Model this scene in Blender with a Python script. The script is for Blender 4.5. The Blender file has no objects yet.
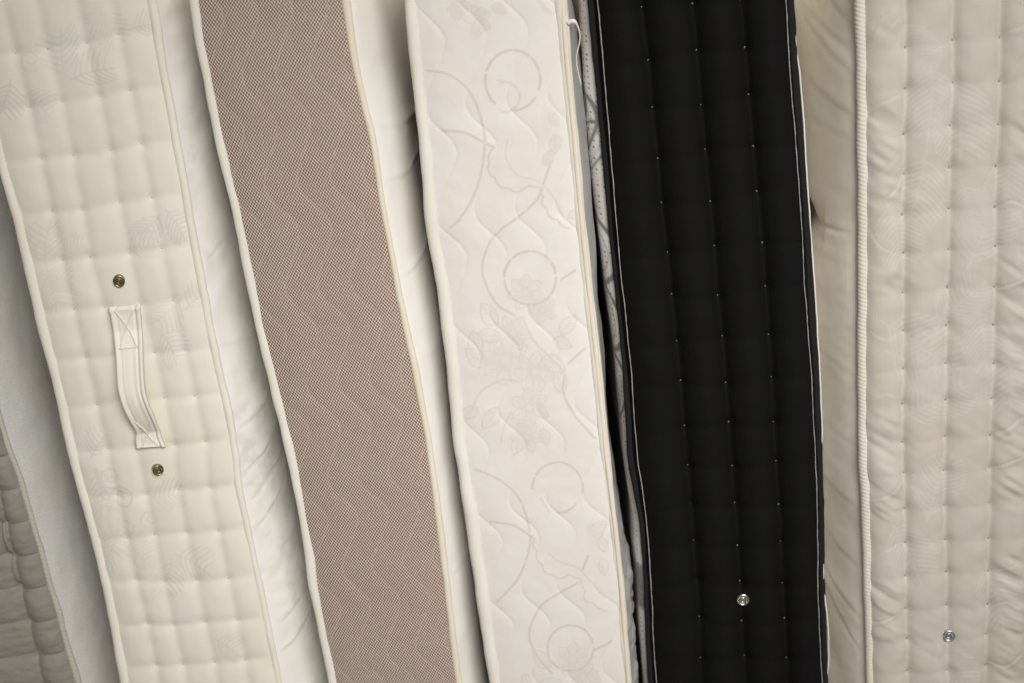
import bpy, math, random
import numpy as np
from mathutils import Vector

S = bpy.context.scene
COL = S.collection
RNG = np.random.default_rng(7)
random.seed(7)

# ------------------------------------------------------------------ camera
CAM = np.array([0.0, -1.80, 1.60]); PITCH = math.radians(20.0); K = 0.72 / 1024.0
FWD = np.array([0, math.cos(PITCH), -math.sin(PITCH)]); UP = np.array([0, math.sin(PITCH), math.cos(PITCH)])
cd = bpy.data.cameras.new("camera"); cam = bpy.data.objects.new("camera", cd); COL.objects.link(cam)
cam.location = CAM; cam.rotation_euler = (math.radians(90) - PITCH, 0, 0)
cd.lens = 50; cd.sensor_width = 36; cd.clip_start = 0.05; cd.clip_end = 200
cd.dof.use_dof = True; cd.dof.focus_distance = 1.87; cd.dof.aperture_fstop = 3.2
S.camera = cam


def at(px, py, y):
    """photo point -> real point on the upright plane that stands y metres back"""
    d = FWD + np.array([1, 0, 0]) * (px - 512) * K + UP * (341.5 - py) * K
    t = (y - CAM[1]) / d[1]
    p = CAM + t * d
    return float(p[0]), float(p[2])


# ------------------------------------------------------------------ numeric helpers
def vnoise(x, y, seed=0):
    x = np.asarray(x, float); y = np.asarray(y, float)
    tab = np.random.default_rng(seed).random((256, 256))
    xi = np.floor(x).astype(int); yi = np.floor(y).astype(int)
    fx = x - xi; fy = y - yi
    fx = fx * fx * fx * (fx * (fx * 6 - 15) + 10); fy = fy * fy * fy * (fy * (fy * 6 - 15) + 10)
    g = lambda a, b: tab[a % 256, b % 256]
    return ((g(xi, yi) * (1 - fx) + g(xi + 1, yi) * fx) * (1 - fy) +
            (g(xi, yi + 1) * (1 - fx) + g(xi + 1, yi + 1) * fx) * fy) * 2 - 1


def fbm(x, y, seed=0, n=3):
    return sum(vnoise(x * 2 ** i, y * 2 ** i, seed + i) / 2 ** i for i in range(n))


def catmull(pts, n=6):
    p = np.array(pts, float)
    if len(p) < 3:
        t = np.linspace(0, 1, n * 2)[:, None]
        return p[0] * (1 - t) + p[-1] * t
    q = np.vstack([2 * p[0] - p[1], p, 2 * p[-1] - p[-2]])
    out = []
    for i in range(1, len(q) - 2):
        for k in range(n):
            t = k / n
            out.append(0.5 * ((2 * q[i]) + (q[i + 1] - q[i - 1]) * t + (2 * q[i - 1] - 5 * q[i] + 4 * q[i + 1] - q[i + 2]) * t * t
                              + (3 * q[i] - q[i - 1] - 3 * q[i + 1] + q[i + 2]) * t ** 3))
    out.append(q[-2])
    return np.array(out)


# ------------------------------------------------------------------ mesh helpers
def link(name, me, mat, parent=None):
    o = bpy.data.objects.new(name, me); COL.objects.link(o)
    if mat is not None and not me.materials: me.materials.append(mat)
    if parent is not None: o.parent = parent
    return o


def raw_mesh(name, verts, quads, uv=None, attrs=None, smooth=True):
    me = bpy.data.meshes.new(name)
    verts = np.ascontiguousarray(verts, np.float32).reshape(-1, 3); quads = np.ascontiguousarray(quads, np.int32).reshape(-1, 4)
    me.vertices.add(len(verts)); me.vertices.foreach_set('co', verts.ravel())
    me.loops.add(quads.size); me.loops.foreach_set('vertex_index', quads.ravel())
    me.polygons.add(len(quads)); me.polygons.foreach_set('loop_start', np.arange(0, quads.size, 4, dtype=np.int32))
    me.polygons.foreach_set('use_smooth', np.full(len(quads), smooth))
    if uv is not None:
        l = me.uv_layers.new(name='UVMap')
        l.data.foreach_set('uv', np.ascontiguousarray(np.asarray(uv, np.float32).reshape(-1, 2)[quads.ravel()]).ravel())
    for k, a in (attrs or {}).items():
        at_ = me.attributes.new(k, 'FLOAT', 'POINT'); at_.data.foreach_set('value', np.ascontiguousarray(a, np.float32).ravel())
    me.update(calc_edges=True); me.validate()
    return me


def grid_quads(nr, nc, flip=False, wrap=False, base=0):
    r = np.arange(nr - 1)[:, None]; c = np.arange(nc if wrap else nc - 1)[None, :]
    c2 = (c + 1) % nc
    a = r * nc + c; b = r * nc + c2; d = (r + 1) * nc + c2; e = (r + 1) * nc + c
    q = np.stack([a, b, d, e] if not flip else [a, e, d, b], -1).reshape(-1, 4)
    return q + base


def tube(name, path, rx, ry, mat, parent, nseg=20, shape=None, axes=None, uvlen=None):
    """tube along path; cross axes are world X and Y unless given"""
    P = np.asarray(path, float); n = len(P)
    rx = np.broadcast_to(rx, n); ry = np.broadcast_to(ry, n)
    th = np.linspace(0, 2 * np.pi, nseg, endpoint=False)
    ax, ay = axes if axes else (np.array([1.0, 0, 0]), np.array([0, 1.0, 0]))
    m = np.ones((n, nseg)) if shape is None else shape(th[None, :], np.concatenate([[0], np.cumsum(np.linalg.norm(np.diff(P, axis=0), axis=1))])[:, None])
    V = P[:, None, :] + (m * np.cos(th) * rx[:, None])[..., None] * ax + (m * np.sin(th) * ry[:, None])[..., None] * ay
    L = np.concatenate([[0], np.cumsum(np.linalg.norm(np.diff(P, axis=0), axis=1))])
    uv = np.stack(np.broadcast_arrays((th * 0.006)[None, :], L[:, None]), -1)
    q = grid_quads(n, nseg, wrap=True)
    me = raw_mesh(name, V, q, uv)
    return link(name, me, mat, parent)


def tube3(name, path, r, mat, parent, nseg=8):
    """thin tube along any 3-D path"""
    P = np.asarray(path, float); T = np.gradient(P, axis=0); T /= np.linalg.norm(T, axis=1)[:, None] + 1e-9
    ref = np.array([0.13, 0.9, 0.21]); A = np.cross(T, ref); A /= np.linalg.norm(A, axis=1)[:, None]; B = np.cross(T, A)
    th = np.linspace(0, 2 * np.pi, nseg, endpoint=False); r = np.broadcast_to(r, len(P))
    V = P[:, None, :] + r[:, None, None] * (np.cos(th)[None, :, None] * A[:, None, :] + np.sin(th)[None, :, None] * B[:, None, :])
    return link(name, raw_mesh(name, V, grid_quads(len(P), nseg, wrap=True)), mat, parent)


# ------------------------------------------------------------------ materials
def node_mat(name):
    m = bpy.data.materials.new(name); m.use_nodes = True
    nt = m.node_tree; b = nt.nodes['Principled BSDF']
    def N(t, **k):
        n = nt.nodes.new(t)
        for a, v in k.items(): setattr(n, a, v)
        return n
    return m, nt, b, N, nt.links.new


def mth(N, L, op, a, b=None, c=None, clamp=False):
    n = N('ShaderNodeMath', operation=op); n.use_clamp = clamp
    for i, v in enumerate((a, b, c)):
        if v is None: continue
        if isinstance(v, (int, float)): n.inputs[i].default_value = v
        else: L(v, n.inputs[i])
    return n.outputs[0]


def mixc(N, L, fac, a, b):
    n = N('ShaderNodeMix', data_type='RGBA')
    for i, v in ((0, fac), (6, a), (7, b)):
        if isinstance(v, (int, float)): n.inputs[i].default_value = v
        elif isinstance(v, tuple): n.inputs[i].default_value = (*v, 1)
        else: L(v, n.inputs[i])
    return n.outputs[2]


def fabric(name, base, pattern=None, tint=None, rough=0.75, prough=0.5, fine=900, bump=0.25, sheen=0.15, rib=0.0, ribw=0.0016, fleck=0.0, var=0.10, spec=0.3):
    m, nt, b, N, L = node_mat(name)
    uvn = N('ShaderNodeUVMap'); uvn.uv_map = 'UVMap'; uv = uvn.outputs[0]
    n1 = N('ShaderNodeTexNoise'); n1.inputs['Scale'].default_value = 7; n1.inputs['Detail'].default_value = 4; L(uv, n1.inputs['Vector'])
    n2 = N('ShaderNodeTexNoise'); n2.inputs['Scale'].default_value = fine; n2.inputs['Detail'].default_value = 2; L(uv, n2.inputs['Vector'])
    t = tint or tuple(c * f for c, f in zip(base, (0.93, 0.90, 0.82)))
    f1 = mth(N, L, 'MULTIPLY', mth(N, L, 'MULTIPLY_ADD', n1.outputs[0], 3.0, -1.0, clamp=True), 1.0 if var > 0 else 0.0)
    c = mixc(N, L, mth(N, L, 'MULTIPLY', f1, min(1, var * 6)), base, t)
    if fleck:
        c = mixc(N, L, mth(N, L, 'MULTIPLY', mth(N, L, 'MULTIPLY_ADD', n2.outputs[0], 5.0, -2.2, clamp=True), fleck), c, tuple(v * 0.55 for v in base))
    r = rough
    if pattern is not None:
        a = N('ShaderNodeAttribute'); a.attribute_name = 'weave'
        c = mixc(N, L, a.outputs['Fac'], c, pattern)
        r = mth(N, L, 'MULTIPLY_ADD', a.outputs['Fac'], prough - rough, rough)
        L(r, b.inputs['Roughness'])
    else:
        b.inputs['Roughness'].default_value = rough
    L(c, b.inputs['Base Color'])
    b.inputs['Sheen Weight'].default_value = sheen; b.inputs['Sheen Roughness'].default_value = 0.4
    b.inputs['Specular IOR Level'].default_value = spec
    h = n2.outputs[0]
    if rib:
        sx = N('ShaderNodeSeparateXYZ'); L(uv, sx.inputs[0])
        w = mth(N, L, 'SINE', mth(N, L, 'MULTIPLY', sx.outputs[0], 2 * math.pi / ribw))
        h = mth(N, L, 'MULTIPLY_ADD', w, rib, h)
    bp = N('ShaderNodeBump'); bp.inputs['Strength'].default_value = bump; bp.inputs['Distance'].default_value = 0.0006
    L(h, bp.inputs['Height']); L(bp.outputs[0], b.inputs['Normal'])
    return m


def spacer_mesh(name, light, dark, pu, pv):
    """knitted spacer mesh: threads round staggered holes, wavy quilting thread from the 'weave' attribute"""
    m, nt, b, N, L = node_mat(name)
    uvn = N('ShaderNodeUVMap'); uvn.uv_map = 'UVMap'
    wob = N('ShaderNodeTexNoise'); wob.inputs['Scale'].default_value = 60; L(uvn.outputs[0], wob.inputs['Vector'])
    sx = N('ShaderNodeSeparateXYZ'); L(uvn.outputs[0], sx.inputs[0])
    u = mth(N, L, 'MULTIPLY_ADD', wob.outputs[0], 0.0016, sx.outputs[0]); v = mth(N, L, 'MULTIPLY_ADD', wob.outputs[0], -0.0014, sx.outputs[1])
    cu = mth(N, L, 'COSINE', mth(N, L, 'MULTIPLY', u, 2 * math.pi / pu)); cv = mth(N, L, 'COSINE', mth(N, L, 'MULTIPLY', v, 2 * math.pi / pv))
    p = mth(N, L, 'MULTIPLY', cu, cv)
    fine = N('ShaderNodeTexNoise'); fine.inputs['Scale'].default_value = 420; fine.inputs['Detail'].default_value = 2; L(uvn.outputs[0], fine.inputs['Vector'])
    p2 = mth(N, L, 'MULTIPLY_ADD', mth(N, L, 'SUBTRACT', fine.outputs[0], 0.5), 0.7, p)
    fac = mth(N, L, 'MULTIPLY_ADD', p2, 0.92, 0.47, clamp=True)
    a = N('ShaderNodeAttribute'); a.attribute_name = 'weave'
    fac = mth(N, L, 'MAXIMUM', fac, mth(N, L, 'MULTIPLY', a.outputs['Fac'], 0.40))
    big = N('ShaderNodeTexNoise'); big.inputs['Scale'].default_value = 5; big.inputs['Detail'].default_value = 3; L(uvn.outputs[0], big.inputs['Vector'])
    lt = mixc(N, L, big.outputs[0], light, tuple(c * f for c, f in zip(light, (0.92, 0.86, 0.82))))
    L(mixc(N, L, fac, dark, lt), b.inputs['Base Color'])
    b.inputs['Roughness'].default_value = 0.62; b.inputs['Sheen Weight'].default_value = 0.1
    bp = N('ShaderNodeBump'); bp.inputs['Strength'].default_value = 0.6; bp.inputs['Distance'].default_value = 0.0012
    L(fac, bp.inputs['Height']); L(bp.outputs[0], b.inputs['Normal'])
    return m


def perforated(name, base, hole, pattern):
    m, nt, b, N, L = node_mat(name)
    uvn = N('ShaderNodeUVMap'); uvn.uv_map = 'UVMap'
    v = N('ShaderNodeTexVoronoi'); v.inputs['Scale'].default_value = 135; v.inputs['Randomness'].default_value = 0.25; L(uvn.outputs[0], v.inputs['Vector'])
    f = mth(N, L, 'MULTIPLY_ADD', v.outputs['Distance'], -7.0, 1.9, clamp=True)
    a = N('ShaderNodeAttribute'); a.attribute_name = 'weave'
    c = mixc(N, L, mth(N, L, 'MULTIPLY', f, 0.75), base, hole)
    L(mixc(N, L, a.outputs['Fac'], c, pattern), b.inputs['Base Color'])
    b.inputs['Roughness'].default_value = 0.8; b.inputs['Sheen Weight'].default_value = 0.15
    bp = N('ShaderNodeBump'); bp.inputs['Strength'].default_value = 0.5; bp.inputs['Distance'].default_value = 0.001; bp.invert = True
    L(f, bp.inputs['Height']); L(bp.outputs[0], b.inputs['Normal'])
    return m


def metal(name, col, rough, scale=160):
    m, nt, b, N, L = node_mat(name)
    tc = N('ShaderNodeTexCoord'); n = N('ShaderNodeTexNoise'); n.inputs['Scale'].default_value = scale; L(tc.outputs['Object'], n.inputs['Vector'])
    L(mixc(N, L, n.outputs[0], col, tuple(c * 0.6 for c in col)), b.inputs['Base Color'])
    b.inputs['Metallic'].default_value = 1; b.inputs['Roughness'].default_value = rough
    return m


def gauze(name, wire, gap):
    m, nt, b, N, L = node_mat(name)
    tc = N('ShaderNodeTexCoord'); sx = N('ShaderNodeSeparateXYZ'); L(tc.outputs['Object'], sx.inputs[0])
    k = 2 * math.pi / 0.0022
    p = mth(N, L, 'MULTIPLY', mth(N, L, 'SINE', mth(N, L, 'MULTIPLY', sx.outputs[0], k)), mth(N, L, 'SINE', mth(N, L, 'MULTIPLY', sx.outputs[2], k)))
    f = mth(N, L, 'MULTIPLY_ADD', p, 1.6, 0.5, clamp=True)
    L(mixc(N, L, f, gap, wire), b.inputs['Base Color'])
    b.inputs['Metallic'].default_value = 0.7; b.inputs['Roughness'].default_value = 0.4
    bp = N('ShaderNodeBump'); bp.inputs['Strength'].default_value = 0.35; bp.inputs['Distance'].default_value = 0.0004; L(f, bp.inputs['Height']); L(bp.outputs[0], b.inputs['Normal'])
    return m


MAT = {
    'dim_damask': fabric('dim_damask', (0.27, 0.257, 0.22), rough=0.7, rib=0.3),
    'grey_knit': fabric('grey_knit', (0.62, 0.61, 0.575), fine=420, bump=0.5, fleck=0.28, rough=0.9),
    'cream_damask': fabric('cream_damask', (0.755, 0.72, 0.62), pattern=(0.635, 0.60, 0.52), rough=0.7, prough=0.45, tint=(0.735, 0.675, 0.53)),
    'cream_tape': fabric('cream_tape', (0.79, 0.76, 0.66), rough=0.85, fine=700, bump=0.35),
    'ivory_satin': fabric('ivory_satin', (0.80, 0.78, 0.735), pattern=(0.72, 0.695, 0.64), rough=0.75, prough=0.55, tint=(0.79, 0.755, 0.675)),
    'white_tape': fabric('white_tape', (0.76, 0.735, 0.66), rough=0.85, fine=700, bump=0.35),
    'brown_mesh': spacer_mesh('brown_mesh', (0.71, 0.57, 0.465), (0.115, 0.083, 0.064), 0.0040, 0.0056),
    'white_stretch': fabric('white_stretch', (0.81, 0.79, 0.75), rough=0.7, tint=(0.80, 0.765, 0.69)),
    'ivory_damask': fabric('ivory_damask', (0.74, 0.705, 0.648), pattern=(0.53, 0.475, 0.385), rough=0.62, prough=0.34, tint=(0.71, 0.66, 0.585)),
    'cream_braid': fabric('cream_braid', (0.76, 0.69, 0.555), rough=0.8, fine=800, bump=0.4),
    'polythene': fabric('polythene', (0.36, 0.35, 0.335), rough=0.32, fine=120, bump=0.5, sheen=0, var=0),
    'black_cloth': fabric('black_cloth', (0.0066, 0.0066, 0.0060), tint=(0.0057, 0.0056, 0.0048), rough=0.8, fine=600, bump=0.6, rib=0.2, ribw=0.0028, sheen=0.0, spec=0.08),
    'black_tape': fabric('black_tape', (0.0155, 0.0153, 0.0152), rough=0.85, fine=700, bump=0.5, sheen=0.0, var=0, spec=0.12),
    'pale_thread': fabric('pale_thread', (0.36, 0.35, 0.33), rough=0.7, var=0),
    'tuft_thread': fabric('tuft_thread', (0.13, 0.125, 0.118), rough=0.8, var=0),
    'white_knit': perforated('white_knit', (0.74, 0.705, 0.64), (0.14, 0.13, 0.12), (0.17, 0.165, 0.155)),
    'champagne_damask': fabric('champagne_damask', (0.55, 0.512, 0.44), pattern=(0.60, 0.568, 0.505), rough=0.7, prough=0.6, tint=(0.55, 0.485, 0.38), rib=0.15, spec=0.12, ribw=0.0034),
    'champagne_taffeta': fabric('champagne_taffeta', (0.74, 0.685, 0.58), pattern=(0.76, 0.71, 0.61), rough=0.55, tint=(0.70, 0.62, 0.485), rib=0.4),
    'rope_cord': fabric('rope_cord', (0.70, 0.665, 0.58), rough=0.75, fine=900, bump=0.5),
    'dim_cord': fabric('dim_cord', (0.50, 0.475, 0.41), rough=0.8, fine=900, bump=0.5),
    'grey_thread': fabric('grey_thread', (0.30, 0.275, 0.23), rough=0.8, var=0),
    'antique_brass': metal('antique_brass', (0.42, 0.35, 0.22), 0.32),
    'nickel': metal('nickel', (0.80, 0.74, 0.66), 0.22),
    'steel': metal('steel', (0.75, 0.75, 0.75), 0.32),
    'brass_gauze': gauze('brass_gauze', (0.36, 0.31, 0.22), (0.05, 0.045, 0.035)),
    'nickel_gauze': gauze('nickel_gauze', (0.55, 0.49, 0.42), (0.14, 0.12, 0.10)),
    'steel_gauze': gauze('steel_gauze', (0.60, 0.60, 0.60), (0.10, 0.10, 0.10)),
}

# ------------------------------------------------------------------ mattress frame
HALF = 0.00125
DEPTH = 1.95


class Mattress:
    """edges traced from the photo on the plane of the mattress's border; each trace is (photo y, outer x, inner x)"""
    def __init__(s, y, left=None, right=None, width=None, height=1.5, fine=0.00125):
        s.y = y; s.yf = y - 0.012; s.H = height
        s.z = np.concatenate([np.arange(0, 0.36, 0.02), np.arange(0.36, min(1.46, height - 0.006), fine), [height]])
        s.z = s.z[s.z <= height]
        l = s._edge(left) if left else None; r = s._edge(right) if right else None
        if l is None: l = [e - width for e in (r[1], r[1])]; l = [l[0], l[0] + 0.012]
        if r is None: r = [l[0] + width, l[0] + width - 0.012]
        s.Lo, s.Li = l; s.Ro, s.Ri = r
        s.Lc = (s.Lo + s.Li) / 2; s.Rc = (s.Ro + s.Ri) / 2
        fit = np.polyfit(s.z, (s.Lc + s.Rc) / 2, 1); s.tan = fit[0]; s.fit = fit

    def _edge(s, tr):
        out = []
        for k in (1, 2):
            pts = sorted([at(t[k], t[0], s.y)[::-1] for t in tr])
            zz = np.array([p[0] for p in pts]); xx = np.array([p[1] for p in pts])
            sl = np.polyfit(zz, xx, 1)[0]
            zf = np.arange(-0.2, s.H + 0.25, 0.0025)
            xf = np.interp(zf, zz, xx)
            xf = np.where(zf < zz[0], xx[0] + sl * (zf - zz[0]), xf); xf = np.where(zf > zz[-1], xx[-1] + sl * (zf - zz[-1]), xf)
            w = np.hanning(27); w /= w.sum(); xs = np.convolve(np.pad(xf, 13, mode='edge'), w, 'valid')
            out.append(np.interp(s.z, zf, xs))
        return out

    def lrow(s, z, arr): return np.interp(z, s.z, arr)

    def uv_of(s, px, py):
        x, z = at(px, py, s.yf); return s.loc(x, z)

    def loc(s, x, z):
        """U = metres from the left edge, V = metres along the leaning axis"""
        U = x - np.interp(z, s.z, s.Lc)
        V = z - s.tan * 0 - (-s.tan) * 0
        V = z + (x - np.polyval(s.fit, z)) * s.tan
        return U, V

    def grid(s, step=HALF):
        W = float(np.mean(s.Rc - s.Lc)); nc = int(W / step) + 1
        f = np.linspace(0, 1, nc)
        s.X = s.Lc[:, None] + f[None, :] * (s.Rc - s.Lc)[:, None]
        s.Z = np.repeat(s.z[:, None], nc, 1)
        s.U = s.X - s.Lc[:, None]
        s.V = s.Z + (s.X - np.polyval(s.fit, s.Z)) * s.tan
        s.F = np.repeat(f[None, :], len(s.z), 0); s.W = W
        return s

    def paint(s, strokes):
        """woven motif mask on the border grid from strokes (photo px points, width px, strength, dash px)"""
        mask = np.zeros(s.X.shape)
        for pts, w, strength, dash in strokes:
            c = catmull(pts)
            P = np.array([at(p[0], p[1], s.yf) for p in c]); r = w * 0.00135
            seg = np.linalg.norm(np.diff(P, axis=0), axis=1); acc = np.cumsum(seg)
            i0 = np.searchsorted(s.z, P[:, 1].min() - r * 2); i1 = np.searchsorted(s.z, P[:, 1].max() + r * 2)
            if i1 - i0 < 2: continue
            fx0 = (P[:, 0].min() - r * 2 - s.Lc[i0:i1].max()) / s.W; fx1 = (P[:, 0].max() + r * 2 - s.Lc[i0:i1].min()) / s.W
            nc = s.X.shape[1]; j0 = max(0, int(fx0 * nc) - 2); j1 = min(nc, int(fx1 * nc) + 3)
            if j1 <= j0: continue
            X = s.X[i0:i1, j0:j1]; Z = s.Z[i0:i1, j0:j1]; best = np.full(X.shape, 9.0)
            for k in range(len(P) - 1):
                if dash and (acc[k] / 0.00135) % dash > dash * 0.84: continue
                a = P[k]; d = P[k + 1] - a; L2 = d @ d + 1e-12
                t = np.clip(((X - a[0]) * d[0] + (Z - a[1]) * d[1]) / L2, 0, 1)
                best = np.minimum(best, (X - a[0] - t * d[0]) ** 2 + (Z - a[1] - t * d[1]) ** 2)
            dd = np.sqrt(best)
            v = np.clip((r * 0.5 + 0.0010 - dd) / 0.0014, 0, 1) * strength
            mask[i0:i1, j0:j1] = np.maximum(mask[i0:i1, j0:j1], v)
        return mask

    def blob(s, mask, cx, cy, rx, ry, strength, rot=0.0, tex=0.0050):
        """woven textured patch (petals, seed heads)"""
        x0, z0 = at(cx, cy, s.yf); a = (s.X - x0) / (rx * 0.00135); b = (s.Z - z0) / (ry * 0.00142)
        if rot: a, b = a * math.cos(rot) + b * math.sin(rot), -a * math.sin(rot) + b * math.cos(rot)
        r = np.sqrt(a * a + b * b) + 0.14 * vnoise(s.X * 90, s.Z * 90, int(cx))
        inside = np.clip((1 - r) * 5, 0, 1)
        dots = 0.5 + 0.5 * np.sin(2 * np.pi * s.X / tex) * np.sin(2 * np.pi * s.Z / tex)
        return np.maximum(mask, inside * strength * (0.12 + 0.88 * dots))

    def crease(s, h, pts, depth, width):
        """a fold line pressed into the cloth with a soft lip beside it"""
        P = np.array([at(p[0], p[1], s.yf) for p in catmull(pts)])
        X, Z = s.X, s.Z
        i0 = np.searchsorted(s.z, P[:, 1].min() - width * 4); i1 = np.searchsorted(s.z, P[:, 1].max() + width * 4)
        if i1 - i0 < 2: return h
        X = X[i0:i1]; Z = Z[i0:i1]; best = np.full(X.shape, 9.0); sgn = np.zeros(X.shape); tt = np.zeros(X.shape)
        n = len(P) - 1
        for k in range(n):
            a = P[k]; d = P[k + 1] - a; L2 = d @ d + 1e-12
            t = np.clip(((X - a[0]) * d[0] + (Z - a[1]) * d[1]) / L2, 0, 1)
            q = (X - a[0] - t * d[0]) ** 2 + (Z - a[1] - t * d[1]) ** 2
            m = q < best
            best = np.where(m, q, best); sgn = np.where(m, np.sign((X - a[0]) * d[1] - (Z - a[1]) * d[0]), sgn); tt = np.where(m, (k + t) / n, tt)
        dd = np.sqrt(best); fade = np.clip(np.sin(np.pi * np.clip(tt, 0.02, 0.98)) * 1.8, 0, 1)
        h[i0:i1] += fade * depth * (-np.exp(-(dd / width) ** 2) + 0.8 * np.exp(-((dd * sgn - width * 1.7) / (width * 1.3)) ** 2))
        return h

    def phases(s, cols):
        """column phase and row phase of a tufted border; cols = photo positions of the tufts, column by column"""
        loc = []
        for c in cols:
            q = sorted([s.uv_of(*p)[::-1] for p in c]); loc.append((np.array([v for v, u in q]), np.array([u for v, u in q])))
        n = min(len(v) for v, u in loc)
        ci = np.zeros(s.X.shape); colu = []; colk = []
        for v, u in loc:
            colu.append(np.interp(s.V, v, u))
            k = np.interp(s.V, v, np.arange(len(v)) * 1.0)
            dv = (v[-1] - v[0]) / (len(v) - 1)
            k = np.where(s.V < v[0], (s.V - v[0]) / dv, k); k = np.where(s.V > v[-1], len(v) - 1 + (s.V - v[-1]) / dv, k)
            colk.append(k)
        B = [np.zeros(s.X.shape)] + colu + [np.repeat((s.Rc - s.Lc)[:, None], s.X.shape[1], 1)]
        KK = [colk[0]] + colk + [colk[-1]]
        row = np.zeros(s.X.shape)
        for j in range(len(B) - 1):
            t = np.clip((s.U - B[j]) / np.maximum(B[j + 1] - B[j], 1e-4), 0, 1)
            m = (s.U >= B[j]) & (s.U <= B[j + 1] + 1e-9)
            ci = np.where(m, j + t, ci); row = np.where(m, KK[j] * (1 - t) + KK[j + 1] * t, row)
        return ci, row, loc

    def dimples(s, h, pts, depth, rad):
        for px, py in pts:
            x, z = at(px, py, s.yf); i0 = np.searchsorted(s.z, z - rad * 4); i1 = np.searchsorted(s.z, z + rad * 4)
            if i1 - i0 < 2: continue
            r = np.sqrt((s.X[i0:i1] - x) ** 2 + (s.Z[i0:i1] - z) ** 2)
            h[i0:i1] -= depth * np.exp(-(r / rad) ** 1.3)
        return h

    def surf(s, px, py):
        x, z = at(px, py, s.yf); i = int(np.argmin(abs(s.z - z))); j = int(np.argmin(abs(s.X[i] - x)))
        return np.array([x, s.y - s.h[i, j], z])

    # ---- parts
    def border(s, root, h, mat, mask=None):
        """the band that runs round the mattress: detailed front, plain ends and back"""
        s.h = h
        nr, nc = s.X.shape
        V = np.stack([s.X, s.y - h, s.Z], -1).reshape(-1, 3)
        uv = np.stack([s.U, s.V], -1).reshape(-1, 2)
        q = [grid_quads(nr, nc)]
        w = (mask if mask is not None else np.zeros(s.X.shape)).ravel()
        n = len(V); ds = np.linspace(0, 1, 8)
        ex = []; exu = []
        def strip(z, flip):
            nonlocal n
            i = int(np.argmin(abs(s.z - z)))
            xs = np.linspace(s.Lc[i], s.Rc[i], 8)
            P = np.array([[x, s.y + d * DEPTH, z] for d in ds for x in xs]); ex.append(P); exu.append(np.stack([P[:, 0], P[:, 1]], -1))
            q.append(grid_quads(8, 8, flip=flip, base=n)); n += 64
        strip(s.H, False); strip(0.0, True)
        rows = np.linspace(0, s.H, 12)
        P = np.array([[np.interp(z, s.z, s.Lc) * (1 - f) + np.interp(z, s.z, s.Rc) * f, s.y + DEPTH, z] for z in rows for f in np.linspace(0, 1, 8)])
        ex.append(P); exu.append(np.stack([P[:, 0], P[:, 2]], -1)); q.append(grid_quads(12, 8, flip=True, base=n)); n += 96
        V = np.vstack([V] + ex); uv = np.vstack([uv] + exu); w = np.concatenate([w, np.zeros(n - len(w))])
        return link('border', raw_mesh('border', V, np.vstack(q), uv, {'weave': w}), MAT[mat], root)

    def panel(s, root, side, bulge, mat, lam=0.05, fine=False, extra=None, mask=None, inset=0.0, top=True):
        """sleeping face on the left (-1) or right (+1) side"""
        st = 0.0025 if fine else 0.02
        sd = np.concatenate([np.arange(0, 0.03, 0.0012 if fine else 0.006), np.arange(0.03, 0.45, st), np.linspace(0.46, DEPTH - 0.005, 20), [DEPTH]])
        zz = s.z[::2] if fine else np.linspace(0, s.H, 60)
        if zz[-1] < s.H: zz = np.append(zz, s.H)
        e = np.interp(zz, s.z, s.Lc if side < 0 else s.Rc)
        D, Z = np.meshgrid(sd, zz)
        rnd = lambda q: (1 - (1 - np.clip(q / lam, 0, 1)) ** 2) ** 0.7
        prof = rnd(D) * rnd(DEPTH - D)
        ends = np.clip(1 - np.exp(-Z / 0.04), 0, 1) * np.clip(1 - np.exp(-(s.H - Z) / 0.04), 0, 1)
        B = bulge(Z, D) if callable(bulge) else bulge
        off = B * prof * ends
        if extra is not None: off = off + extra(D, Z) * np.clip(D / 0.012, 0, 1)
        V = np.stack([e[:, None] + side * (off - inset), s.y + 0.004 + D * 0.9985, Z], -1)
        q = grid_quads(len(zz), len(sd), flip=side < 0)
        w = mask(D, Z) if mask is not None else np.zeros(D.shape)
        return link('face_panel', raw_mesh('face_panel', V, q, np.stack([D, Z], -1), {'weave': w}), MAT[mat], root)

    def piping(s, root, side, mat, name='piping', depth=0.75, scale=1.0, rope=None, wob=0.0006, front=0.0, dx=0.0, seed=3):
        lo, li = (s.Lo, s.Li) if side < 0 else (s.Ro, s.Ri)
        c = (lo + li) / 2 + dx + wob * fbm(s.z * 22, s.z * 0 + seed, seed) ; r = abs(li - lo) / 2 * scale
        r = np.maximum(r, 0.002) * (1 + 0.06 * vnoise(s.z * 30, s.z * 0 + 9, seed + 4))
        P = np.stack([c, np.full_like(c, s.y + front) + 0.0008 * vnoise(s.z * 25, s.z * 0, seed + 8), s.z], -1)
        shape = (lambda th, l: 1 + rope[1] * (np.abs(np.cos(th * 1.0 + math.pi * l / rope[0])) - 0.5)) if rope else None
        nz = len(s.z)
        if rope:
            zz = np.concatenate([np.arange(0, 0.36, 0.01), np.arange(0.36, s.H - 0.005, 0.0008), [s.H]]); P = np.stack([np.interp(zz, s.z, P[:, k]) for k in (0, 1)] + [zz], -1); r = np.interp(zz, s.z, r)
        return tube(name, P, r, r * depth, MAT[mat], root, nseg=28 if rope else 20, shape=shape)


def thing(name, loc, label, cat, group=None):
    o = bpy.data.objects.new(name, None); COL.objects.link(o); o.location = loc; o.empty_display_size = 0.1
    o['label'] = label; o['category'] = cat
    if group: o['group'] = group
    return o


def root_for(label):
    return thing('mattress', (0, 0, 0), label, 'mattress', 'mattresses leaning side by side in a row')


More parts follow.
